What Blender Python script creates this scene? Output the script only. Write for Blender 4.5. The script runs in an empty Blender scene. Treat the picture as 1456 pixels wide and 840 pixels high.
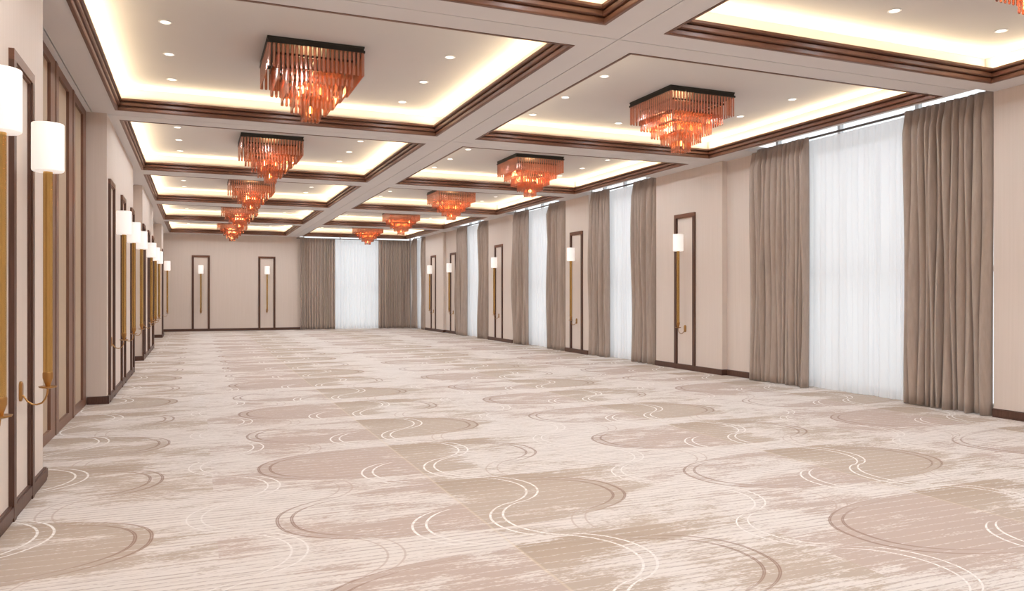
import bpy, bmesh, math, random
from mathutils import Vector

# ------------------------------------------------------------------ camera, world, light, exposure
S = bpy.context.scene
C = S.collection
random.seed(4)
PI = math.pi
CAM_H = 1.62
cam_d = bpy.data.cameras.new('camera')
cam = bpy.data.objects.new('camera', cam_d); C.objects.link(cam)
cam.location = (0, 0, CAM_H)
cam.rotation_euler = (PI/2, 0, -math.radians(22.3363))
cam_d.sensor_width = 36; cam_d.lens = 1090.654/1456*36
cam_d.shift_y = -0.87/1456
cam_d.clip_start = 0.05; cam_d.clip_end = 200
S.camera = cam
S.view_settings.view_transform = 'Standard'
S.view_settings.look = 'None'
S.view_settings.exposure = 0.0
S.view_settings.gamma = 1
S.view_settings.use_curve_mapping = False
S.cycles.use_denoising = True
S.cycles.transparent_max_bounces = 24
S.cycles.max_bounces = 9
S.cycles.diffuse_bounces = 5
S.cycles.sample_clamp_indirect = 6

W = bpy.data.worlds.new('daylight'); S.world = W; W.use_nodes = True
bg = W.node_tree.nodes['Background']
bg.inputs['Color'].default_value = (0.975, 0.975, 1.0, 1); bg.inputs['Strength'].default_value = 1.36

SPOT_W = 55.5        # one recessed downlight
COVE_W = 7.0         # per metre of cove strip
BULB_W = 38.0        # lamps inside one chandelier
SHADE_E = 1.15

# ------------------------------------------------------------------ room numbers (metres)
ZC = 4.32            # underside of the beams
ZI = 4.67            # coffer ceiling
XL, XR = -1.24, 9.80 # pier faces
XLR, XRR = -1.53, 9.92
YB, YF = -5.0, 36.87
COFX = [(-1.094, 3.77), (4.48, 9.37)]
COFY = [(-4.35, 0.87), (1.60, 6.73), (7.43, 12.55), (13.265, 18.345), (19.05, 24.13), (25.06, 30.11), (30.84, 36.2)]
WIN = [(7.0, 11.65), (15.1, 18.4), (19.8, 23.78), (26.1, 29.5), (34.4, 36.87)]   # openings in the right wall (Y)
FWIN = (4.42, 9.92)                                                            # opening in the far wall (X)

# ------------------------------------------------------------------ node helpers
class V:
    """a value in a shader tree; arithmetic makes Math nodes"""
    def __init__(s, nt, sock): s.nt = nt; s.k = sock
    def op(s, o, *a, clamp=False):
        n = s.nt.nodes.new('ShaderNodeMath'); n.operation = o; n.use_clamp = clamp
        for i, x in enumerate((s,)+a):
            if isinstance(x, V): s.nt.links.new(x.k, n.inputs[i])
            else: n.inputs[i].default_value = x
        return V(s.nt, n.outputs[0])
    def __add__(s, o): return s.op('ADD', o)
    def __sub__(s, o): return s.op('SUBTRACT', o)
    def __mul__(s, o): return s.op('MULTIPLY', o)
    def __truediv__(s, o): return s.op('DIVIDE', o)
    __radd__ = __add__; __rmul__ = __mul__
    def rsub(s, o): return (s*-1.0)+o
    def abs(s): return s.op('ABSOLUTE')
    def pow(s, e): return s.op('POWER', e)
    def wrap(s, lo, hi): return s.op('WRAP', hi, lo)
    def max(s, o): return s.op('MAXIMUM', o)
    def min(s, o): return s.op('MINIMUM', o)
    def sqrt(s): return s.op('SQRT')
    def sin(s): return s.op('SINE')
    def step(s, lo, hi):
        n = s.nt.nodes.new('ShaderNodeMapRange'); n.interpolation_type = 'SMOOTHSTEP'
        s.nt.links.new(s.k, n.inputs['Value'])
        for nm, x in (('From Min', lo), ('From Max', hi)):
            if isinstance(x, V): s.nt.links.new(x.k, n.inputs[nm])
            else: n.inputs[nm].default_value = x
        return V(s.nt, n.outputs['Result'])

def lin(r, g, b):
    f = lambda c: (c/255/12.92) if c/255 <= 0.04045 else ((c/255+0.055)/1.055)**2.4
    return (f(r), f(g), f(b), 1)

def new_mat(name, rgb, rough=0.6, metal=0.0, spec=0.5):
    m = bpy.data.materials.new(name); m.use_nodes = True
    b = m.node_tree.nodes['Principled BSDF']
    b.inputs['Base Color'].default_value = lin(*rgb)
    b.inputs['Roughness'].default_value = rough; b.inputs['Metallic'].default_value = metal
    b.inputs['Specular IOR Level'].default_value = spec
    return m
def tree(m):
    nt = m.node_tree
    return nt, nt.nodes['Principled BSDF'], nt.links
def noise(nt, vec, scale, detail=3, rough=0.5):
    n = nt.nodes.new('ShaderNodeTexNoise'); n.inputs['Scale'].default_value = scale
    n.inputs['Detail'].default_value = detail; n.inputs['Roughness'].default_value = rough
    if vec is not None: nt.links.new(vec, n.inputs['Vector'])
    return n
def scaled(nt, src, sc):
    n = nt.nodes.new('ShaderNodeMapping'); n.inputs['Scale'].default_value = sc
    nt.links.new(src, n.inputs['Vector']); return n.outputs[0]
def mixc(nt, fac, a, b):
    n = nt.nodes.new('ShaderNodeMix'); n.data_type = 'RGBA'
    for i, x in ((0, fac), (6, a), (7, b)):
        if isinstance(x, V): nt.links.new(x.k, n.inputs[i])
        elif hasattr(x, 'links'): nt.links.new(x, n.inputs[i])
        else: n.inputs[i].default_value = x
    return n.outputs[2]

# ------------------------------------------------------------------ materials
def tex_mat(name, a, b, sc, detail=4, rough=0.6, bump=0.0, coord='Object', spec=0.4):
    m = new_mat(name, a, rough, 0, spec); nt, p, L = tree(m)
    tc = nt.nodes.new('ShaderNodeTexCoord')
    v = scaled(nt, tc.outputs[coord], sc)
    n = noise(nt, v, 1.0, detail, 0.6)
    c = mixc(nt, V(nt, n.outputs['Fac']).step(0.3, 0.7), lin(*a), lin(*b))
    L.new(c, p.inputs['Base Color'])
    if bump:
        bn = nt.nodes.new('ShaderNodeBump'); bn.inputs['Strength'].default_value = bump; bn.inputs['Distance'].default_value = 0.01
        L.new(n.outputs['Fac'], bn.inputs['Height']); L.new(bn.outputs[0], p.inputs['Normal'])
    return m
M = {}
M['wood'] = tex_mat('walnut_upright', (78, 52, 42), (92, 63, 52), (60, 60, 2.5), rough=0.42)
M['woodx'] = tex_mat('walnut_along_room_width', (104, 69, 53), (112, 75, 58), (6, 6, 60), rough=0.4)
M['woodpanel'] = tex_mat('walnut_partition', (112, 80, 66), (124, 90, 75), (60, 60, 2.5), rough=0.4)
M['wall'] = tex_mat('wallpaper', (219, 205, 195), (215, 201, 190), (40, 40, 0.6), rough=0.75, spec=0.2)
M['ceil'] = tex_mat('ceiling_paint', (208, 205, 205), (205, 202, 202), (0.5, 0.5, 0.5), rough=0.85, spec=0.15)
M['soffit'] = tex_mat('beam_soffit', (222, 218, 217), (219, 215, 214), (0.5, 0.5, 0.5), rough=0.85, spec=0.15)  # beam undersides, a slightly lighter tone than the coffer ceilings
M['groove'] = new_mat('groove_shadow_gap', (120, 108, 102), 0.9)
M['panelcloth'] = tex_mat('panel_cloth', (186, 166, 146), (176, 156, 136), (160, 160, 0.5), rough=0.9, spec=0.1)
M['brass'] = new_mat('brass', (198, 162, 100), 0.22, 1.0)
M['brassd'] = new_mat('aged_brass', (176, 134, 82), 0.32, 1.0)
M['black'] = new_mat('black_metal', (30, 27, 26), 0.5, 0.3)
M['rodgrey'] = new_mat('grey_rail', (120, 112, 108), 0.45, 0.5)
M['white'] = new_mat('white_paint', (240, 240, 240), 0.6)
M['frame'] = new_mat('window_frame_white', (225, 226, 228), 0.5)
M['lens'] = new_mat('downlight_glow', (255, 255, 255), 0.5)
_b = tree(M['lens'])[1]; _b.inputs['Emission Color'].default_value = (1, 0.95, 0.88, 1); _b.inputs['Emission Strength'].default_value = 2.2
M['bulb'] = new_mat('bulb_glow', (255, 200, 120), 0.5)
_b = tree(M['bulb'])[1]; _b.inputs['Emission Color'].default_value = (1, 0.56, 0.20, 1); _b.inputs['Emission Strength'].default_value = 9.0
M['shade'] = new_mat('opal_glass', (246, 243, 240), 0.35)
_b = tree(M['shade'])[1]; _b.inputs['Emission Color'].default_value = (1, 0.93, 0.86, 1); _b.inputs['Emission Strength'].default_value = SHADE_E*0.42

def glass_mat():
    m = bpy.data.materials.new('window_glass'); m.use_nodes = True; nt = m.node_tree; nt.nodes.clear()
    o = nt.nodes.new('ShaderNodeOutputMaterial'); mx = nt.nodes.new('ShaderNodeMixShader')
    t = nt.nodes.new('ShaderNodeBsdfTransparent'); g = nt.nodes.new('ShaderNodeBsdfGlossy'); g.inputs['Roughness'].default_value = 0.02
    t.inputs['Color'].default_value = (0.95, 0.97, 0.97, 1)
    mx.inputs[0].default_value = 0.03
    nt.links.new(t.outputs[0], mx.inputs[1]); nt.links.new(g.outputs[0], mx.inputs[2])
    nt.links.new(mx.outputs[0], o.inputs[0]); return m
M['glass'] = glass_mat()

def crystal_mat():
    m = bpy.data.materials.new('amber_rose_crystal'); m.use_nodes = True; nt = m.node_tree; nt.nodes.clear(); L = nt.links
    o = nt.nodes.new('ShaderNodeOutputMaterial')
    t = nt.nodes.new('ShaderNodeBsdfTransparent'); t.inputs['Color'].default_value = (0.93, 0.57, 0.43, 1)
    g = nt.nodes.new('ShaderNodeBsdfGlossy'); g.inputs['Roughness'].default_value = 0.14; g.inputs['Color'].default_value = (1.0, 0.80, 0.70, 1)
    d = nt.nodes.new('ShaderNodeBsdfTranslucent'); d.inputs['Color'].default_value = (0.95, 0.48, 0.22, 1)
    d2 = nt.nodes.new('ShaderNodeBsdfDiffuse'); d2.inputs['Color'].default_value = (0.80, 0.56, 0.47, 1)
    a = nt.nodes.new('ShaderNodeMixShader'); a.inputs[0].default_value = 0.4
    L.new(d.outputs[0], a.inputs[1]); L.new(d2.outputs[0], a.inputs[2])
    b = nt.nodes.new('ShaderNodeMixShader'); b.inputs[0].default_value = 0.26
    L.new(t.outputs[0], b.inputs[1]); L.new(a.outputs[0], b.inputs[2])
    lw = nt.nodes.new('ShaderNodeFresnel'); lw.inputs['IOR'].default_value = 1.6
    f = V(nt, lw.outputs[0])*0.8+0.20
    c = nt.nodes.new('ShaderNodeMixShader'); L.new(f.k, c.inputs[0]); L.new(b.outputs[0], c.inputs[1]); L.new(g.outputs[0], c.inputs[2])
    L.new(c.outputs[0], o.inputs[0]); return m
M['crystal'] = crystal_mat()

def cloth_mat(name, a, b):
    m = tex_mat(name, a, b, (26, 26, 4), detail=6, rough=0.8, bump=0.15, spec=0.2)
    nt, p, L = tree(m)
    p.inputs['Sheen Weight'].default_value = 0.25; p.inputs['Sheen Roughness'].default_value = 0.4
    return m
M['drape'] = cloth_mat('taupe_drape', (173, 157, 146), (163, 147, 136))
def sheer_mat():
    m = bpy.data.materials.new('white_sheer'); m.use_nodes = True; nt = m.node_tree; nt.nodes.clear(); L = nt.links
    o = nt.nodes.new('ShaderNodeOutputMaterial')
    t = nt.nodes.new('ShaderNodeBsdfTransparent'); t.inputs['Color'].default_value = (1, 1, 1, 1)
    d = nt.nodes.new('ShaderNodeBsdfTranslucent'); d.inputs['Color'].default_value = (0.93, 0.93, 0.94, 1)
    d2 = nt.nodes.new('ShaderNodeBsdfDiffuse'); d2.inputs['Color'].default_value = (0.90, 0.90, 0.91, 1)
    a = nt.nodes.new('ShaderNodeMixShader'); a.inputs[0].default_value = 0.5
    L.new(d.outputs[0], a.inputs[1]); L.new(d2.outputs[0], a.inputs[2])
    b = nt.nodes.new('ShaderNodeMixShader'); b.inputs[0].default_value = 0.94
    L.new(t.outputs[0], b.inputs[1]); L.new(a.outputs[0], b.inputs[2]); L.new(b.outputs[0], o.inputs[0]); return m
M['sheer'] = sheer_mat()

def carpet_mat():
    m = new_mat('carpet', (222, 205, 194), 0.95, 0, 0.1); nt, P, L = tree(m)
    geo = nt.nodes.new('ShaderNodeNewGeometry')
    sep = nt.nodes.new('ShaderNodeSeparateXYZ'); L.new(geo.outputs['Position'], sep.inputs[0])
    x, y = V(nt, sep.outputs[0]), V(nt, sep.outputs[1])
    T = 3.55; H = T/2
    p = (x-1.9).wrap(-H, H)                       # 0 at the seam of the roll
    q = (y-5.66).wrap(-H/2, H/2)                  # every oval row
    par = (y-5.66).wrap(-H/2, T-H/2)              # rows alternate
    rowB = par.step(H/2-0.001, H/2+0.001)         # 1 in the second row
    # ---- ovals
    a, b, e = 1.37, 0.68, 2.35
    def oval(px, aa, bb):
        f = ((px.abs()/aa).pow(e)+(q.abs()/bb).pow(e)).pow(1/e)
        return f
    f1 = oval(p, a, b)
    ends = (p.abs()/a).step(0.45, 0.97)
    def line(f, aa, bb, wid):
        sc = ends*(aa-bb)+bb
        d = ((f-1.0)*sc).abs()
        t_ = d.op('DIVIDE', wid)
        return t_.step(1.0, 0.6)*(t_.step(0.30, 0.05)*ends*0.55).rsub(1.0)
    f2 = oval(p, a-0.10, b-0.06)
    wv = ends*0.0105+0.0045
    strong = ends*0.7+0.30
    brown = line(f1, a, b, wv).max(line(f2, a-0.10, b-0.06, wv))*strong
    inside = f1.step(1.03, 0.97)
    # ---- arcs
    def arc(cx, cy, r, face, wmax, gap):
        out = None
        for k in (0, 1):
            dx = (p-(cx+face*gap*k)).wrap(-H, H)*face
            dy = (q-cy).wrap(-H/2, H/2)
            dist = (dx*dx+dy*dy).sqrt()
            m_ = (dx/dist).step(0.15, 0.90)
            v = ((dist-r).abs()/(m_*(wmax*0.78)+0.003)).step(1.0, 0.5)*m_.step(0.0, 0.45)
            out = v if out is None else out.max(v)
        return out
    whites = [(.05, -.55, .47, -1, 0.0109), (.66, -.57, .50, -1, 0.0109), (.15, .33, .50, 1, 0.0109),
              (-1.80, -.58, .46, 1, .0080), (-1.45, .32, .42, -1, .0060)]
    greys = [(-1.23, -.86, .44, 1, .0085), (1.22, -.92, .55, -1, .0085)]
    cream_l = None
    for c in whites:
        v = arc(*c, 0.10); cream_l = v if cream_l is None else cream_l.max(v)
    grey_l = None
    for c in greys:
        v = arc(*c, 0.11); grey_l = v if grey_l is None else grey_l.max(v)
    # ---- ground
    pv = nt.nodes.new('ShaderNodeCombineXYZ'); L.new(x.k, pv.inputs[0]); L.new(y.k, pv.inputs[1])
    pos = pv.outputs[0]
    tile = nt.nodes.new('ShaderNodeCombineXYZ'); L.new(p.k, tile.inputs[0]); L.new(par.k, tile.inputs[1])
    cloud = V(nt, noise(nt, scaled(nt, tile.outputs[0], (0.75, 1.5, 1)), 1.5, 8, 0.72).outputs['Fac'])
    streak = V(nt, noise(nt, scaled(nt, pos, (2.2, 26, 1)), 1.0, 4, 0.6).outputs['Fac'])
    big = V(nt, noise(nt, scaled(nt, pos, (0.35, 0.9, 1)), 1.0, 3, 0.5).outputs['Fac'])
    speck = V(nt, noise(nt, scaled(nt, pos, (26, 90, 1)), 1.0, 2, 0.6).outputs['Fac'])
    fade = (speck*0.9+streak*0.7).step(0.60, 0.90)*0.75+0.20
    # ragged cream cloud in the left of the first oval, none in the second
    blob = ((p+0.62).abs()/0.80).pow(2.0)+((q-0.20).abs()/0.40).pow(2.0)
    patch = blob.step(1.5, 0.3)*rowB.rsub(1.0)
    creamR = p.step(0.25, 0.75)*rowB
    # darker tan band with a crisp far edge right of the seam
    band = q.step(0.10, 0.62)*q.step(0.745, 0.735)*p.step(-0.002, 0.002)*p.step(1.75, 0.7)
    wt = (patch*0.95).max(creamR*0.85).rsub(1.0)
    tan = (inside*wt*0.64 + 0.30 + (cloud-0.5)*3.6 + (streak-0.5)*1.6 + (big-0.5)*2.6 + (speck-0.5)*1.3 + band*0.6).step(0.30, 0.70)
    warm = p.step(-0.002, 0.002)
    creamc = mixc(nt, streak.step(0.45, 0.75), lin(211, 201, 194), lin(195, 183, 175))
    tanc = mixc(nt, warm, lin(179, 161, 151), lin(176, 160, 147))
    tanc = mixc(nt, band*0.55, tanc, lin(162, 143, 126))
    col = mixc(nt, tan, creamc, tanc)
    # woven streak lines across the room
    hatch = ((y+(big-0.5)*0.06)*(2*PI/0.062)).sin()
    hm = hatch.step(0.55, 0.95)*(speck*0.6+streak*0.5).step(0.46, 0.60)
    col = mixc(nt, hm*(tan.rsub(1.0))*0.75, col, lin(163, 147, 140))
    hatch2 = ((y+(streak-0.5)*0.03)*(2*PI/0.11)).sin()
    hm2 = hatch2.step(0.82, 0.98)*speck.step(0.44, 0.60)
    col = mixc(nt, hm2*tan*0.55, col, lin(218, 210, 206))
    col = mixc(nt, grey_l*0.6, col, lin(178, 158, 147))
    col = mixc(nt, brown*0.75, col, lin(134, 105, 92))
    col = mixc(nt, cream_l*fade*(tan*0.55+0.45), col, lin(238, 234, 230))
    seam = p.abs().step(0.014, 0.005)
    col = mixc(nt, seam*0.3, col, lin(214, 196, 172))
    L.new(col, P.inputs['Base Color'])
    bn = nt.nodes.new('ShaderNodeBump'); bn.inputs['Strength'].default_value = 0.25; bn.inputs['Distance'].default_value = 0.004
    L.new(speck.k, bn.inputs['Height']); L.new(bn.outputs[0], P.inputs['Normal'])
    return m
M['carpet'] = carpet_mat()

# ------------------------------------------------------------------ mesh helpers
class MB:
    def __init__(s): s.v = []; s.f = []; s.smooth = False
    def add(s, v, f):
        n = len(s.v); s.v += [tuple(a) for a in v]; s.f += [tuple(i+n for i in a) for a in f]; return s
    def box(s, x0, x1, y0, y1, z0, z1):
        v = [(x, y, z) for z in (z0, z1) for y in (y0, y1) for x in (x0, x1)]
        return s.add(v, [(0, 2, 3, 1), (4, 5, 7, 6), (0, 1, 5, 4), (2, 6, 7, 3), (0, 4, 6, 2), (1, 3, 7, 5)])
    def tube(s, pts, rad, n=12, cap=True):
        """round bar along a chain of points; rad one number or one per point"""
        pts = [Vector(p) for p in pts]; R = rad if isinstance(rad, (list, tuple)) else [rad]*len(pts)
        vs = []; fs = []; up = None
        for i, p in enumerate(pts):
            d = (pts[min(i+1, len(pts)-1)]-pts[max(i-1, 0)]).normalized()
            if up is None: up = Vector((0, 1, 0)) if abs(d.y) < 0.9 else Vector((1, 0, 0))
            a = (up-d*up.dot(d)).normalized(); b = d.cross(a); up = a
            for k in range(n):
                t = 2*PI*k/n; vs.append(p+(a*math.cos(t)+b*math.sin(t))*R[i])
        for i in range(len(pts)-1):
            for k in range(n):
                k2 = (k+1) % n; fs.append((i*n+k, i*n+k2, (i+1)*n+k2, (i+1)*n+k))
        if cap: fs += [tuple(range(n))[::-1], tuple((len(pts)-1)*n+k for k in range(n))]
        return s.add(vs, fs)
    def lathe(s, prof, c=(0, 0, 0), n=24, closed=False):
        vs = []; fs = []; m = len(prof)
        for r, z in prof:
            for k in range(n):
                t = 2*PI*k/n; vs.append((c[0]+r*math.cos(t), c[1]+r*math.sin(t), c[2]+z))
        for i in range(m-1):
            for k in range(n):
                k2 = (k+1) % n; fs.append((i*n+k, i*n+k2, (i+1)*n+k2, (i+1)*n+k))
        if closed:
            for k in range(n):
                k2 = (k+1) % n; fs.append(((m-1)*n+k, (m-1)*n+k2, k2, k))
            return s.add(vs, fs)
        if prof[0][0] > 1e-5: fs.append(tuple(range(n))[::-1])
        if prof[-1][0] > 1e-5: fs.append(tuple((m-1)*n+k for k in range(n)))
        return s.add(vs, fs)
    def loop(s, prof, x0, x1, y0, y1):
        """mitred moulding around a rectangle; prof = (inset, z) closed outline"""
        m = len(prof); vs = []; fs = []
        for cx, cy, sx, sy in ((x0, y0, 1, 1), (x1, y0, -1, 1), (x1, y1, -1, -1), (x0, y1, 1, -1)):
            for a, z in prof: vs.append((cx+sx*a, cy+sy*a, z))
        for k in range(4):
            k2 = (k+1) % 4
            for i in range(m):
                j = (i+1) % m; fs.append((k*m+i, k2*m+i, k2*m+j, k*m+j))
        return s.add(vs, fs)
    def build(s, name, mat, parent=None, smooth=False, bevel=0.0, loc=None):
        me = bpy.data.meshes.new(name); me.from_pydata(s.v, [], s.f); me.validate()
        bm = bmesh.new(); bm.from_mesh(me)
        bmesh.ops.recalc_face_normals(bm, faces=bm.faces)
        if bevel: bmesh.ops.bevel(bm, geom=bm.edges[:], offset=bevel, segments=1, affect='EDGES')
        bm.to_mesh(me); bm.free()
        me.materials.append(mat)
        if smooth:
            for p in me.polygons: p.use_smooth = True
            try: me.set_sharp_from_angle(angle=math.radians(35))
            except Exception: pass
        o = bpy.data.objects.new(name, me); C.objects.link(o)
        if parent: o.parent = parent
        if loc: o.location = loc
        return o
def struct(name, mb, mat, parent=None):
    o = mb.build(name, mat, parent)
    if not parent: o['kind'] = 'structure'
    return o
def tag(o, label, cat, group=None):
    o['label'] = label; o['category'] = cat
    if group: o['group'] = group
    return o
def thing(name, label, cat, loc, rz=0, group=None):
    o = bpy.data.objects.new(name, None); C.objects.link(o)
    o.location = loc; o.rotation_euler = (0, 0, rz); o.empty_display_size = 0.1
    return tag(o, label, cat, group)
def dup(root, loc, rz=0, label=None):
    r = root.copy(); C.objects.link(r); r.location = loc; r.rotation_euler = (0, 0, rz)
    if label: r['label'] = label
    for ch in list(root.children):
        c = ch.copy(); C.objects.link(c); c.parent = r
        for g in list(ch.children):
            d = g.copy(); C.objects.link(d); d.parent = c
    return r
def lamp(name, kind, loc, energy, color, **kw):
    d = bpy.data.lights.new(name, kind); d.energy = energy; d.color = color
    for k, v in kw.items():
        if k != 'rot': setattr(d, k, v)
    o = bpy.data.objects.new(name, d); C.objects.link(o); o.location = loc
    if 'rot' in kw: o.rotation_euler = kw['rot']
    return o

# ------------------------------------------------------------------ floor and walls
struct('floor', MB().box(-1.9, 10.6, YB, YF+0.3, -0.12, 0), M['carpet'])
mb = MB()
PIER_L = [(YB, 7.73), (12.85, 17.95), (20.95, 25.95), (31.95, 33.6)]
for a, b in PIER_L: mb.box(-1.9, XL, a, b, 0, ZC)
for a, b in ((7.73, 12.85), (17.95, 20.95), (25.95, 31.95), (33.6, YF)): mb.box(-1.9, XLR-0.03 if a < 8 else XLR+0.02, a, b, 0, ZC+0.06 if a < 8 else ZC)
struct('wall_left', mb, M['wall'])
mb = MB()
PIER_R = [(YB, 7.0), (12.70, 15.1), (18.4, 19.8), (23.78, 26.1), (31.62, 34.4)]
for a, b in PIER_R: mb.box(XR, 10.45, a, b, 0, ZC)
for a, b in ((11.65, 12.70), (29.5, 31.62)): mb.box(XRR, 10.45, a, b, 0, ZC)
struct('wall_right', mb, M['wall'])
mb = MB()
mb.box(-1.9, FWIN[0]+0.2, YF, YF+0.35, 0, ZC).box(FWIN[1]-0.1, 10.45, YF, YF+0.35, 0, ZC)
struct('wall_far', mb, M['wall'])
struct('wall_back', MB().box(-1.9, 10.45, YB-0.3, YB, 0, ZC), M['wall'])

# skirting boards: plain board with a recessed plinth, following the wall's steps
def skirt(mb, runs):
    for ax, c, s, a, b in runs:      # ax 'x': face at x=c, s = side it stands out to; a..b along the other axis
        for z0, z1, t in ((0, 0.03, 0.026), (0.03, 0.105, 0.034), (0.105, 0.115, 0.022)):
            lo, hi = sorted((c, c+s*t))
            if ax == 'x': mb.box(lo, hi, a, b, z0, z1)
            else: mb.box(a, b, lo, hi, z0, z1)
mb = MB(); t = 0.034
skirt(mb, [('x', XL, 1, YB, 7.73+t), ('y', 7.73, 1, -1.5, XL),
           ('y', 12.85, -1, -1.5, XL+t), ('x', XL, 1, 12.85, 17.95), ('x', XLR+0.02, 1, 17.95, 20.95-t), ('y', 20.95, -1, XLR+0.02, XL+t),
           ('x', XL, 1, 20.95, 25.95), ('x', XLR+0.02, 1, 25.95, 31.95-t), ('y', 31.95, -1, XLR+0.02, XL+t), ('x', XL, 1, 31.95, 33.6), ('x', XLR+0.02, 1, 33.6, YF-t)])
struct('baseboard_left', mb, M['wood'])
mb = MB()
skirt(mb, [('x', XR, -1, YB, 7.0), ('x', XRR, -1, 11.80, 12.70-t), ('y', 12.70, -1, XR-t, XRR), ('x', XR, -1, 12.70, 15.1), ('x', XR, -1, 18.4, 19.8),
           ('x', XR, -1, 23.78, 26.1), ('x', XRR, -1, 29.5, 31.62-t), ('y', 31.62, -1, XR-t, XRR), ('x', XR, -1, 31.62, 34.4)])
struct('baseboard_right', mb, M['wood'])
mb = MB(); skirt(mb, [('y', YF, -1, XLR+0.02+t, FWIN[0]+0.2)])
struct('baseboard_far', mb, M['wood'])

# ------------------------------------------------------------------ ceiling: beams, grooves, coffers with light coves
mb = MB()
SK = 0.10                      # thickness of the beam soffit
G = 0.006                      # half a groove
gx = 4.125
gys = [0.5*(COFY[i][1]+COFY[i+1][0]) for i in range(len(COFY)-1)]
ys = [YB]+gys+[36.45]
# soffit strips, each cell of the beam grid around one coffer
for i, (cx0, cx1) in enumerate(COFX):
    for j, (cy0, cy1) in enumerate(COFY):
        X0 = -1.43 if i == 0 else gx+G
        X1 = gx-G if i == 0 else 9.47
        Y0 = ys[j]+(G if j else 0); Y1 = ys[j+1]-(G if j < len(COFY)-1 else 0)
        mb.box(X0, cx0, Y0, Y1, ZC, ZC+SK).box(cx1, X1, Y0, Y1, ZC, ZC+SK)
        mb.box(cx0, cx1, Y0, cy0, ZC, ZC+SK).box(cx0, cx1, cy1, Y1, ZC, ZC+SK)
mb.box(-1.9, -1.446, YB, YF, ZC, ZC+SK)                       # strip beyond the groove by the left wall
mb.box(-1.446, -1.43, YB, YF, ZC+0.03, ZC+SK)
prev = YB                                                     # beam soffit over the right piers
for a, b in WIN: 
    mb.box(9.47, 10.45, prev, a, ZC, ZC+SK); prev = b
mb.box(-1.9, FWIN[0], 36.45, YF+0.3, ZC, ZC+SK)
struct('ceiling', mb, M['soffit'])
# beam cores above the soffits, and the coffer ceilings
mb = MB(); CB = 0.12
mb.box(COFX[0][1]+CB, COFX[1][0]-CB, YB, 36.5, ZC+SK, ZI).box(gx-0.02, gx+0.02, YB, 36.5, ZC+0.03, ZC+SK)
for j, g in enumerate(gys): mb.box(-1.6, 9.42, COFY[j][1]+CB, COFY[j+1][0]-CB, ZC+SK, ZI).box(-1.6, 9.42, g-0.02, g+0.02, ZC+0.03, ZC+SK)
mb.box(-1.9, COFX[0][0]-CB, YB, YF, ZC+SK, ZI).box(9.43, 9.47, YB, 36.45, ZC+SK, ZI).box(-1.9, 9.47, COFY[-1][1]+CB, 36.45, ZC+SK, ZI).box(-1.9, 9.5, YB, YB+0.4, ZC+SK, ZI)
mb.box(-1.9, 10.45, YB, YF+0.35, ZI, ZI+0.15)                 # the ceiling itself
struct('ceiling', mb, M['ceil'])

# wood mouldings around the coffers: three beads with dark quirks between them
prof = [(-0.012, ZC-0.006), (0.022, ZC-0.006), (0.030, ZC+0.006), (0.030, ZC+0.044), (0.012, ZC+0.050), (0.012, ZC+0.060), (0.044, ZC+0.062), (0.056, ZC+0.072),
        (0.056, ZC+0.106), (0.030, ZC+0.114), (0.030, ZC+0.124), (0.066, ZC+0.126), (0.082, ZC+0.136), (0.082, ZC+0.162), (0.060, ZC+0.166), (-0.012, ZC+0.104), ]
n = 0
for i, (cx0, cx1) in enumerate(COFX):
    for j, (cy0, cy1) in enumerate(COFY):
        n += 1
        o = struct('trim_%d' % n, MB().loop(prof, cx0, cx1, cy0, cy1), M['woodx'])
        # the LED strips lie in the cove behind the moulding
        warm = (1.0, 0.78, 0.48)
        zz = ZC+0.162
        for ax, px, py, ln, dx, dy in (('x', 0.5*(cx0+cx1), cy0+0.0, cx1-cx0, 0, 1), ('x', 0.5*(cx0+cx1), cy1-0.0, cx1-cx0, 0, -1),
                                       ('y', cx0+0.0, 0.5*(cy0+cy1), cy1-cy0, 1, 0), ('y', cx1-0.0, 0.5*(cy0+cy1), cy1-cy0, -1, 0)):
            d = Vector((dx*0.45, dy*0.45, 1)).normalized()
            o = lamp('cove_led', 'AREA', (px, py, zz), COVE_W*ln, warm, shape='RECTANGLE', size=ln, size_y=0.02)
            q = (-d).to_track_quat('Z', 'X' if ax == 'x' else 'Y') if False else d.to_track_quat('-Z', 'Y')
            # long side along the strip
            q = d.to_track_quat('-Z', 'X') if ax == 'y' else d.to_track_quat('-Z', 'Y')
            o.rotation_euler = q.to_euler()
            lx = o.rotation_euler.to_matrix() @ Vector((1, 0, 0))
            want = Vector((1, 0, 0)) if ax == 'x' else Vector((0, 1, 0))
            if abs(lx.dot(want)) < 0.7: o.data.size, o.data.size_y = 0.02, ln

# ------------------------------------------------------------------ windows with frames and glass
def window_y(k, x, a, b, z1=4.665):
    """window in the right wall"""
    m = MB(); t = 0.06; d0, d1 = x, x+0.09
    m.box(d0, d1, a, a+t, 0.02, z1).box(d0, d1, b-t, b, 0.02, z1).box(d0, d1, a+t, b-t, 0.02, 0.10).box(d0, d1, a+t, b-t, z1-t, z1)
    m.box(d0, d1, a+t, b-t, 1.95, 2.03)
    for i in (1, 2):
        c = a+(b-a)*i/3; m.box(d0+0.005, d1-0.005, c-0.03, c+0.03, 0.1, z1-t)
    w = struct('window_%d' % k, m, M['frame'])
    MB().box(x+0.04, x+0.05, a+t, b-t, 0.1, z1-t).build('pane', M['glass'], w)
    lamp('window_portal', 'AREA', (x+0.14, 0.5*(a+b), 0.5*z1), 1, (1, 1, 1), shape='RECTANGLE', size=z1, size_y=b-a, rot=(0, PI/2, 0)).data.cycles.is_portal = True
for k, (a, b) in enumerate(WIN): window_y(k+1, 10.24, a, b-0.02 if b > 36 else b)
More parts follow.
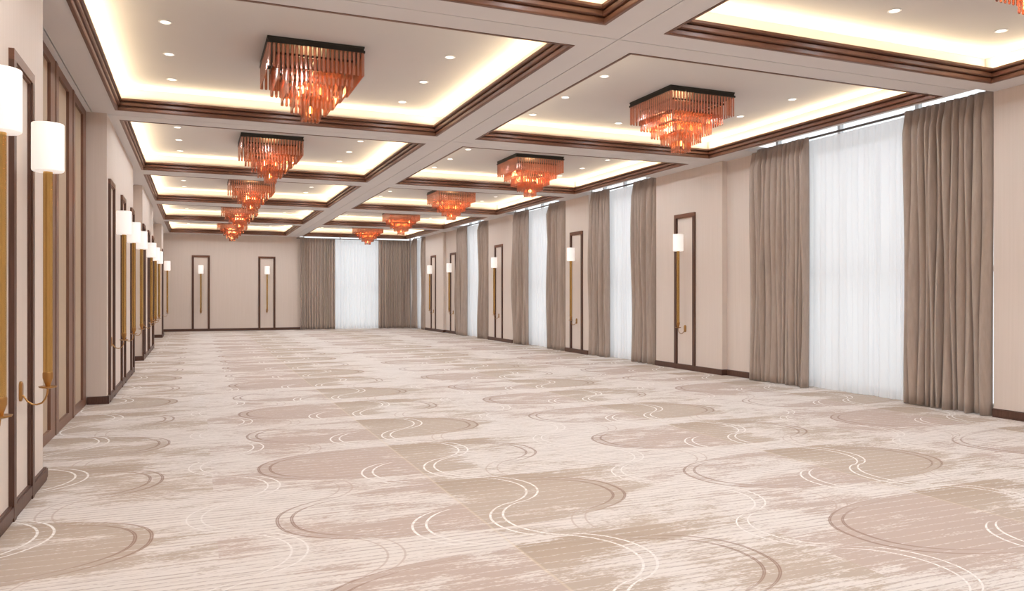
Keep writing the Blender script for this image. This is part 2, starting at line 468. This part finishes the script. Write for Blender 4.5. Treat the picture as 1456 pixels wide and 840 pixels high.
def window_x(k, y, a, b, z1=4.665):
    m = MB(); t = 0.06; d0, d1 = y, y+0.09
    m.box(a, a+t, d0, d1, 0.02, z1).box(b-t, b, d0, d1, 0.02, z1).box(a+t, b-t, d0, d1, 0.02, 0.10).box(a+t, b-t, d0, d1, z1-t, z1)
    m.box(a+t, b-t, d0, d1, 1.95, 2.03)
    for i in (1, 2):
        c = a+(b-a)*i/3; m.box(c-0.03, c+0.03, d0+0.005, d1-0.005, 0.1, z1-t)
    w = struct('window_%d' % k, m, M['frame'])
    MB().box(a+t, b-t, y+0.04, y+0.05, 0.1, z1-t).build('pane', M['glass'], w)
    lamp('window_portal', 'AREA', (0.5*(a+b), y+0.14, 0.5*z1), 1, (1, 1, 1), shape='RECTANGLE', size=b-a, size_y=z1, rot=(-PI/2, 0, 0)).data.cycles.is_portal = True
window_x(6, YF+0.2, FWIN[0]+0.2, FWIN[1]-0.1)

# ------------------------------------------------------------------ tall wood frames on the piers
def wall_frame():
    w, h, d = 0.375, 3.38, 0.036       # built on the plane y=0, standing out to -y
    root = thing('wall_frame', '', 'frame', (0, 0, 0), 0, 'wood frames around the wall lights')
    t = 0.078
    for s in (-1, 1):
        x0, x1 = sorted((s*w, s*(w-t)))
        m = MB().box(x0, x1, -d, 0, 0.0, h-t)
        xi = s*(w-t); a, b = sorted((xi, xi-s*0.014)); m.box(a, b, -d+0.014, 0, 0.0, h-t)
        m.build('stile', M['wood'], root)
    m = MB().box(-w, w, -d, 0, h-t, h).box(-w+t+0.014, w-t-0.014, -d+0.014, 0, h-t-0.014, h-t)
    m.build('top_rail', M['woodx'], root)
    return root
FR0 = wall_frame()
def put(proto, used, loc, rz, label):
    if not used: proto.location = loc; proto.rotation_euler = (0, 0, rz); proto['label'] = label; used.append(1); return proto
    return dup(proto, loc, rz, label)
# ------------------------------------------------------------------ sconces
def sconce():
    root = thing('wall_sconce', '', 'wall light', (0, 0, 0), 0, 'tall brass wall sconces')
    px = -0.185
    # wall plate: upright pill
    m = MB(); vs = []; fs = []; N = 24
    out = []
    for k in range(N):
        t = 2*PI*k/N; out.append((0.036*math.cos(t), (0.036*math.sin(t))+(0.04 if math.sin(t) >= 0 else -0.04)))
    for yy, sc in ((0, 1), (-0.014, 1), (-0.020, 0.86)):
        vs += [(a*sc, yy, 0.89+b*sc) for a, b in out]
    for i in range(2):
        for k in range(N): fs.append((i*N+k, i*N+(k+1) % N, (i+1)*N+(k+1) % N, (i+1)*N+k))
    fs += [tuple(range(N))[::-1], tuple(2*N+k for k in range(N))]
    m.add(vs, fs).build('wall_plate', M['brassd'], root, smooth=True)
    # curved arm: out of the plate, down and up to the dish
    pts = [(0, -0.012, 0.862), (0, -0.03, 0.845), (0, -0.05, 0.812), (0, -0.08, 0.789), (0, -0.112, 0.784), (0, -0.145, 0.795), (0, -0.168, 0.825), (0, -0.181, 0.865), (0, px, 0.905)]
    MB().tube(pts, 0.0065, 10).build('arm', M['brassd'], root, smooth=True)
    MB().lathe([(0.008, 0.900), (0.03, 0.904), (0.058, 0.912), (0.064, 0.922), (0.060, 0.923), (0.03, 0.915), (0.0, 0.914)], (0, px, 0), 28).build('dish', M['brassd'], root, smooth=True)
    # pole: turned foot and fluted shaft
    MB().lathe([(0.0, 0.912), (0.016, 0.915), (0.018, 0.93), (0.030, 0.965), (0.036, 0.985), (0.036, 1.02), (0.033, 1.03), (0.0, 1.03)], (0, px, 0), 24).build('pole_foot', M['brassd'], root, smooth=True)
    m = MB(); vs = []; fs = []; N = 12
    for z in (1.02, 2.60):
        for k in range(N):
            t = 2*PI*k/N; r = 0.033; vs.append((r*math.cos(t), px+r*math.sin(t), z))
    for k in range(N): fs.append((k, (k+1) % N, N+(k+1) % N, N+k))
    fs += [tuple(range(N))[::-1], tuple(N+k for k in range(N))]
    m.add(vs, fs).build('pole', M['brass'], root)
    # opal cylinder shade, open at the top, with a rounded lower rim
    MB().lathe([(0.0, 2.562), (0.098, 2.562), (0.107, 2.568), (0.110, 2.58), (0.110, 2.925), (0.107, 2.928), (0.104, 2.925), (0.104, 2.60), (0.0, 2.60)], (0, px, 0), 40).build('shade', M['shade'], root, smooth=True)
    return root
SC0 = sconce()
fu, su = [], []
RL = PI/2      # on the left wall the local -y faces +x
RR = -PI/2
left = [(5.24, 0, 'tall brass wall sconce cut off by the left edge of the photo'),
        (6.785, 1, 'tall brass wall sconce in the wood frame beside the partition panels'),
        (13.42, 1, 'tall brass wall sconce just past the partition panels, first on its pier'),
        (15.45, 1, 'middle of the three brass wall sconces on the pier past the partition panels'),
        (17.55, 1, 'farthest of the three brass wall sconces on the pier past the partition panels'),
        (21.30, 1, 'nearest of the three brass wall sconces on the third left pier'),
        (23.35, 1, 'middle of the three brass wall sconces on the third left pier'),
        (25.50, 1, 'farthest of the three brass wall sconces on the third left pier'),
        (32.50, 1, 'small distant brass wall sconce last on the left wall before the far corner')]
for y, fr, lab in left:
    put(SC0, su, (XL, y, 0), RL, lab)
    if fr: put(FR0, fu, (XL, y, 0), RL, 'dark wood frame behind the '+lab.replace('tall brass wall sconce', 'sconce').replace('small distant brass wall sconce', 'sconce').replace('brass wall sconces', 'sconces'))
right = [(13.96, XR, 'brass wall sconce on the right wall pier nearest the camera, left of the largest window'),
         (19.10, XR, 'brass wall sconce on the right wall between the second and third windows'),
         (25.05, XR, 'brass wall sconce on the right wall between the third and fourth windows'),
         (30.60, XRR, 'brass wall sconce on the recessed right wall just beyond the fourth window'),
         (33.08, XR, 'brass wall sconce on the right wall nearest the far corner window')]
for y, x, lab in right:
    put(SC0, su, (x, y, 0), RR, lab)
    put(FR0, fu, (x, y, 0), RR, 'dark wood frame around the '+lab)
for x, lab in ((0.165, 'brass wall sconce on the far wall, the left one of two'), (2.975, 'brass wall sconce on the far wall, the right one beside the curtain')):
    put(SC0, su, (x, YF, 0), 0, lab)
    put(FR0, fu, (x, YF, 0), 0, 'dark wood frame around the '+lab)

# ------------------------------------------------------------------ partition panels in the first left recess
def leaf(y0, y1, label):
    root = thing('partition_panel', label, 'partition', (XLR, y0, 0), 0, 'wood framed partition panels in the left recess')
    w = y1-y0; x0, x1 = -0.03, 0.022; z0, z1 = 0.0, ZC
    e = 0.003; sn, sf = 0.255, 0.30
    m = MB().box(x0, x1, e, sn, z0, z1).box(x0, x1, w-sf, w-e, z0, z1).box(x0, x1, sn, w-sf, z0, 0.115).box(x0, x1, sn, w-sf, z1-0.11, z1)
    m.box(x1, x1+0.008, e+0.02, sn-0.10, z0+0.0, z1)
    m.build('frame', M['woodpanel'], root)
    MB().box(x0, x0+0.02, sn, w-sf, 0.115, z1-0.11).build('cloth_panel', M['panelcloth'], root)
leaf(7.80, 8.84, 'wood framed beige partition panel half hidden behind the nearest left pier')
leaf(8.84, 10.17, 'wood framed beige partition panel showing just right of the near pier edge')
leaf(10.17, 11.50, 'wood framed beige partition panel in the middle of the recess, behind the large sconce shade')
leaf(11.50, 12.82, 'wood framed beige partition panel farthest along, against the next pier')

# ------------------------------------------------------------------ curtains
def cloth(width, ztop, pleats, amp, seed, z0=0.012, taper=0.0, header=0.10, nz=26, per=14):
    """hanging pleated cloth in the plane y=0, from x=0 to x=width"""
    R = random.Random(seed)
    edges = [0.0]
    for i in range(pleats): edges.append(edges[-1]+R.uniform(0.6, 1.5))
    edges = [e/edges[-1] for e in edges]
    A = [R.uniform(0.55, 1.15) for _ in range(pleats)]
    B = [R.uniform(-0.35, 0.35) for _ in range(pleats)]
    K = [R.uniform(-0.5, 0.5) for _ in range(pleats)]
    ph = R.uniform(0, 6)
    n = pleats*per; vs = []; fs = []
    zs = [z0+(ztop-z0)*(i/nz) for i in range(nz)]+[ztop]
    zs = zs[:-2]+[ztop-header*1.3, ztop-header*0.9, ztop-header*0.5, ztop]
    for z in zs:
        h = (z-z0)/(ztop-z0)
        for i in range(n+1):
            k = min(i//per, pleats-1); f = i/per-k
            u = edges[k]+(edges[k+1]-edges[k])*f
            gather = min(1.0, max(0.0, (ztop-z)/(header*3)))
            a = amp*A[k]*(0.30+0.70*gather)*(1+0.25*math.sin(2.2*h*PI+K[k]*6))
            s = abs(math.sin(PI*f))**0.7
            fold = 2*s-1
            yv = -a*(0.5+0.5*fold)
            yv += 0.10*amp*math.sin(7*u*PI+ph+h*3)
            xv = u+(edges[k+1]-edges[k])*B[k]*math.sin(PI*f)**2*(0.3+0.7*(1-h))
            xv = xv*width + taper*(1-h)*(u-0.5)*2*0.5
            if z > ztop-header: yv += 0.006*math.sin(2*PI*f*2+k)
            zz = z
            if z == z0: zz = z0+0.006*math.sin(9*u*PI+ph)
            vs.append((xv, yv, zz))
    m = n+1
    for j in range(len(zs)-1):
        for i in range(n): fs.append((j*m+i, j*m+i+1, (j+1)*m+i+1, (j+1)*m+i))
    return MB().add(vs, fs)
def hang(kind, label, group, start, direction, width, ztop, pleats, amp, seed, **kw):
    ang = math.atan2(direction[1], direction[0])
    m = cloth(width, ztop, pleats, amp, seed, **kw)
    o = m.build(kind, M['drape' if kind == 'curtain' else 'sheer'], None, smooth=False)
    for p in o.data.polygons: p.use_smooth = True
    if kind == 'curtain':
        s = o.modifiers.new('thickness', 'SOLIDIFY'); s.thickness = 0.005; s.offset = 0
    o.location = (start[0], start[1], 0); o.rotation_euler = (0, 0, ang)
    tag(o, label, 'curtain' if kind == 'curtain' else 'sheer curtain', group)
    return o
DR, SH = 'taupe drapes at the windows', 'white sheer curtains at the windows'
def rail(name_label, p0, p1, z):
    root = thing('curtain_rod', name_label, 'curtain rod', (p0[0], p0[1], z), math.atan2(p1[1]-p0[1], p1[0]-p0[0]), 'curtain rods above the windows')
    L_ = math.dist(p0, p1)
    MB().box(0, L_, -0.012, 0.012, -0.016, 0.016).build('rail', M['rodgrey'], root)
    for x in (0.0, L_): MB().tube([(x-0.022, 0, 0), (x-0.012, 0, 0), (x+0.012, 0, 0), (x+0.022, 0, 0)], [0.012, 0.02, 0.02, 0.012], 12).build('finial', M['black'], root, smooth=True)
    for f in (0.01, 0.99): MB().box(L_*f-0.01, L_*f+0.01, -0.008, 0.008, 0.016, ZI-z).build('bracket', M['rodgrey'], root)
names = ['largest window nearest the camera', 'second right wall window', 'third right wall window', 'fourth right wall window', 'farthest right wall window']
# (near drape, sheer, far drape) along Y
spans = [((7.04, 8.42), (8.36, 10.44), (10.38, 11.86)),
         ((15.16, 16.15), (16.10, 17.40), (17.34, 18.34)),
         ((19.85, 21.05), (21.0, 22.60), (22.55, 23.72)),
         ((26.16, 27.05), (27.0, 28.65), (28.60, 29.75)),
         ((34.45, 35.10), (35.05, 36.30), (36.0, 36.62))]
XD, XS, XRD = 9.85, 10.00, 9.895
for k, (sp, nm) in enumerate(zip(spans, names)):
    zt = 4.35
    # running along +Y with the folds towards the room (-x): local -y = ... direction (0,-1) gives local -y -> -x
    for j, (a, b) in enumerate(sp):
        side = ('right', '', 'left')[j]
        L_ = b-a; big = k < 1
        if j == 1:
            a = max(a-0.5, sp[0][0]); b = min(b+0.5, sp[2][1]); L_ = b-a
            hang('sheer_curtain', 'white sheer curtain hanging in the '+nm, SH, (XS, b), (0, -1), L_, zt-0.02, max(8, int(L_*8)), 0.05, 70+k, header=0.05)
        else:
            hang('curtain', 'pleated taupe drape on the %s side of the %s' % (side, nm), DR, (XD, b), (0, -1), L_, zt+0.012, max(6, int(L_*9)), 0.12, 10*k+j, z0=0.012)
    rail('grey curtain rod over the '+nm, (XRD, sp[2][1]+0.08 if k < 4 else 36.66), (XRD, sp[0][0]-0.02), zt+0.0)
zt = 4.28
YD = 36.68
hang('curtain', 'pleated taupe drape on the left side of the far wall window', DR, (4.44, YD), (1, 0), 1.60, zt, 15, 0.11, 91)
hang('sheer_curtain', 'white sheer curtain hanging in the middle of the far wall window', SH, (5.70, YD+0.14), (1, 0), 2.70, zt-0.03, 22, 0.05, 92, header=0.05)
hang('curtain', 'pleated taupe drape on the right side of the far wall window by the corner', DR, (8.10, YD), (1, 0), 1.58, zt, 15, 0.11, 93)
rail('grey curtain rod over the far wall window', (4.30, YD+0.045), (9.72, YD+0.045), zt-0.02)

# ------------------------------------------------------------------ chandeliers
TIERS = [(0.565, 4.598, 4.312, 22), (0.448, 4.50, 4.193, 17), (0.330, 4.38, 4.062, 13), (0.222, 4.26, 3.945, 9), (0.108, 4.14, 3.825, 5)]
def crystal_mb(m, x, y, z0, z1, along):
    """one flat bar with chamfered edges and a cut tip"""
    w, t = 0.0165, 0.007
    prof = [(-w, 0), (-w*0.6, t), (w*0.6, t), (w, 0), (w*0.6, -t), (-w*0.6, -t)]
    vs = []
    for z, s in ((z0, 0.55), (z0+0.010, 1), (z1-0.008, 1), (z1, 0.5)):
        for a, b in prof:
            vs.append((x+a*s, y+b*s, z) if along == 'x' else (x+b*s, y+a*s, z))
    fs = []
    for i in range(3):
        for k in range(6): fs.append((i*6+k, i*6+(k+1) % 6, (i+1)*6+(k+1) % 6, (i+1)*6+k))
    fs += [(5, 4, 3, 2, 1, 0), tuple(18+k for k in range(6))]
    return m.add(vs, fs)
def chandelier():
    root = thing('chandelier', '', 'chandelier', (0, 0, 0), 0, 'tiered square crystal chandeliers')
    m = MB().box(-0.573, 0.573, -0.573, 0.573, -0.018, 0).box(-0.566, 0.566, -0.566, 0.566, -0.072, -0.018)
    m.build('ceiling_plate', M['black'], root)
    MB().tube([(0, 0, -0.07), (0, 0, -0.78)], 0.012, 10).build('stem', M['black'], root, smooth=True)
    cut = {}
    fill = MB(); made = 0
    for ti, (h, zt, zb, n) in enumerate(TIERS):
        zt -= ZI; zb -= ZI
        b = 0.013
        f = MB()
        for s in (-1, 1):
            f.box(-h-b, h+b, s*h-b, s*h+b, zt-0.006, zt+0.020).box(s*h-b, s*h+b, -h+b, h-b, zt-0.006, zt+0.020)
        f.box(-h, h, -0.008, 0.008, zt, zt+0.012).box(-0.008, 0.008, -h, h, zt, zt+0.012)
        tier = f.build('tier', M['black'], root)
        L_ = zt-zb
        key = ti
        xs = [(-h+0.0165)+(2*h-0.033)*i/(n-1) for i in range(n)]
        for ax, s in (('x', -1), ('y', -1), ('x', 1), ('y', 1)):
            for c in xs:
                x, y = (c, s*h) if ax == 'x' else (s*h, c)
                single = s < 0 and (ax == 'x' or ti < 2) and made < 100
                if single:
                    made += 1
                    k = (ti, ax)
                    if k not in cut:
                        o = crystal_mb(MB(), 0, 0, -L_, 0, ax).build('crystal', M['crystal'], tier)
                        cut[k] = o
                    else:
                        o = cut[k].copy(); C.objects.link(o); o.parent = tier
                    o.location = (x, y, zt)
                else:
                    crystal_mb(fill, x, y, zb, zt, ax)
    o = fill.build('crystals', M['crystal'], root); o['kind'] = 'stuff'
    for s, t in ((-1, -1), (1, -1), (1, 1), (-1, 1)):
        MB().lathe([(0.0, -0.53), (0.016, -0.526), (0.026, -0.505), (0.026, -0.485), (0.012, -0.44), (0.0, -0.43)], (s*0.11, t*0.11, 0), 12).build('bulb', M['bulb'], root, smooth=True)
    MB().lathe([(0.0, -0.75), (0.02, -0.745), (0.03, -0.72), (0.026, -0.70), (0.012, -0.66), (0.0, -0.65)], (0, 0, 0), 12).build('bulb', M['bulb'], root, smooth=True)
    return root
CH0 = chandelier(); cu = []
rown = ['nearest', 'second', 'third', 'fourth', 'farthest']
for i, (cx0, cx1) in enumerate(COFX):
    side = ('left', 'right')[i]; cx = 0.5*(cx0+cx1)+(0, 0.005)[i]
    for j, (cy0, cy1) in enumerate(COFY):
        cy = 0.5*(cy0+cy1)
        if j == 1 and i == 1:
            put(CH0, cu, (cx, cy, ZI), 0, 'amber crystal chandelier cut off at the top right corner of the photo')
        elif j >= 2:
            put(CH0, cu, (cx, cy, ZI), 0, 'tiered amber crystal chandelier, %s of the five in the %s row of coffers' % (rown[j-2], side))
        if j >= 1:
            lamp('chandelier_glow', 'POINT', (cx, cy, ZI-0.36), BULB_W, (1, 0.66, 0.33), shadow_soft_size=0.13)

# ------------------------------------------------------------------ recessed downlights
def downlight():
    root = thing('downlight', '', 'downlight', (0, 0, 0), 0, 'recessed downlights in the coffers')
    MB().lathe([(0.052, 0.0), (0.070, 0.0), (0.072, -0.004), (0.066, -0.008), (0.052, -0.006)], (0, 0, 0), 28, True).build('ring', M['white'], root, smooth=True)
    MB().lathe([(0.0, -0.003), (0.052, -0.003), (0.052, 0.0), (0.0, 0.0)], (0, 0, 0), 28).build('lens', M['lens'], root, smooth=True)
    return root
DL0 = downlight(); du = []
spot = bpy.data.lights.new('downlight_beam', 'SPOT'); spot.energy = SPOT_W; spot.color = (0.86, 0.955, 1.03)
spot.spot_size = math.radians(168); spot.spot_blend = 0.7; spot.shadow_soft_size = 0.05
nth = ['front', 'second', 'third', 'back']
for i, (cx0, cx1) in enumerate(COFX):
    side = ('left', 'right')[i]; cx = 0.5*(cx0+cx1)
    for j, (cy0, cy1) in enumerate(COFY):
        cy = 0.5*(cy0+cy1)+0.03
        spots = [(s*1.665, dy, ('left', 'right')[s > 0], k) for s in (-1, 1) for k, dy in enumerate((-1.85, -0.615, 0.62, 1.85))]+[(0, 1.86, 'centre', 3), (0, -1.86, 'centre', 0)]
        for dx, dy, sd, k in spots:
            o = bpy.data.objects.new('downlight_beam', spot); C.objects.link(o); o.location = (cx+dx, cy+dy, ZI-0.012)
            if j == 0 or (j == 1 and not (i == 1 and dy > 1)): continue
            if j == 1: where = 'coffer at the photo top right'
            else: where = '%s %s coffer' % (rown[j-2], side)
            lab = 'round downlight, %s one on the %s side of the %s' % (nth[k], sd, where) if sd != 'centre' else 'round downlight %s the chandelier in the %s' % ('beyond' if k == 3 else 'in front of', where)
            put(DL0, du, (cx+dx, cy+dy, ZI), 0, lab)
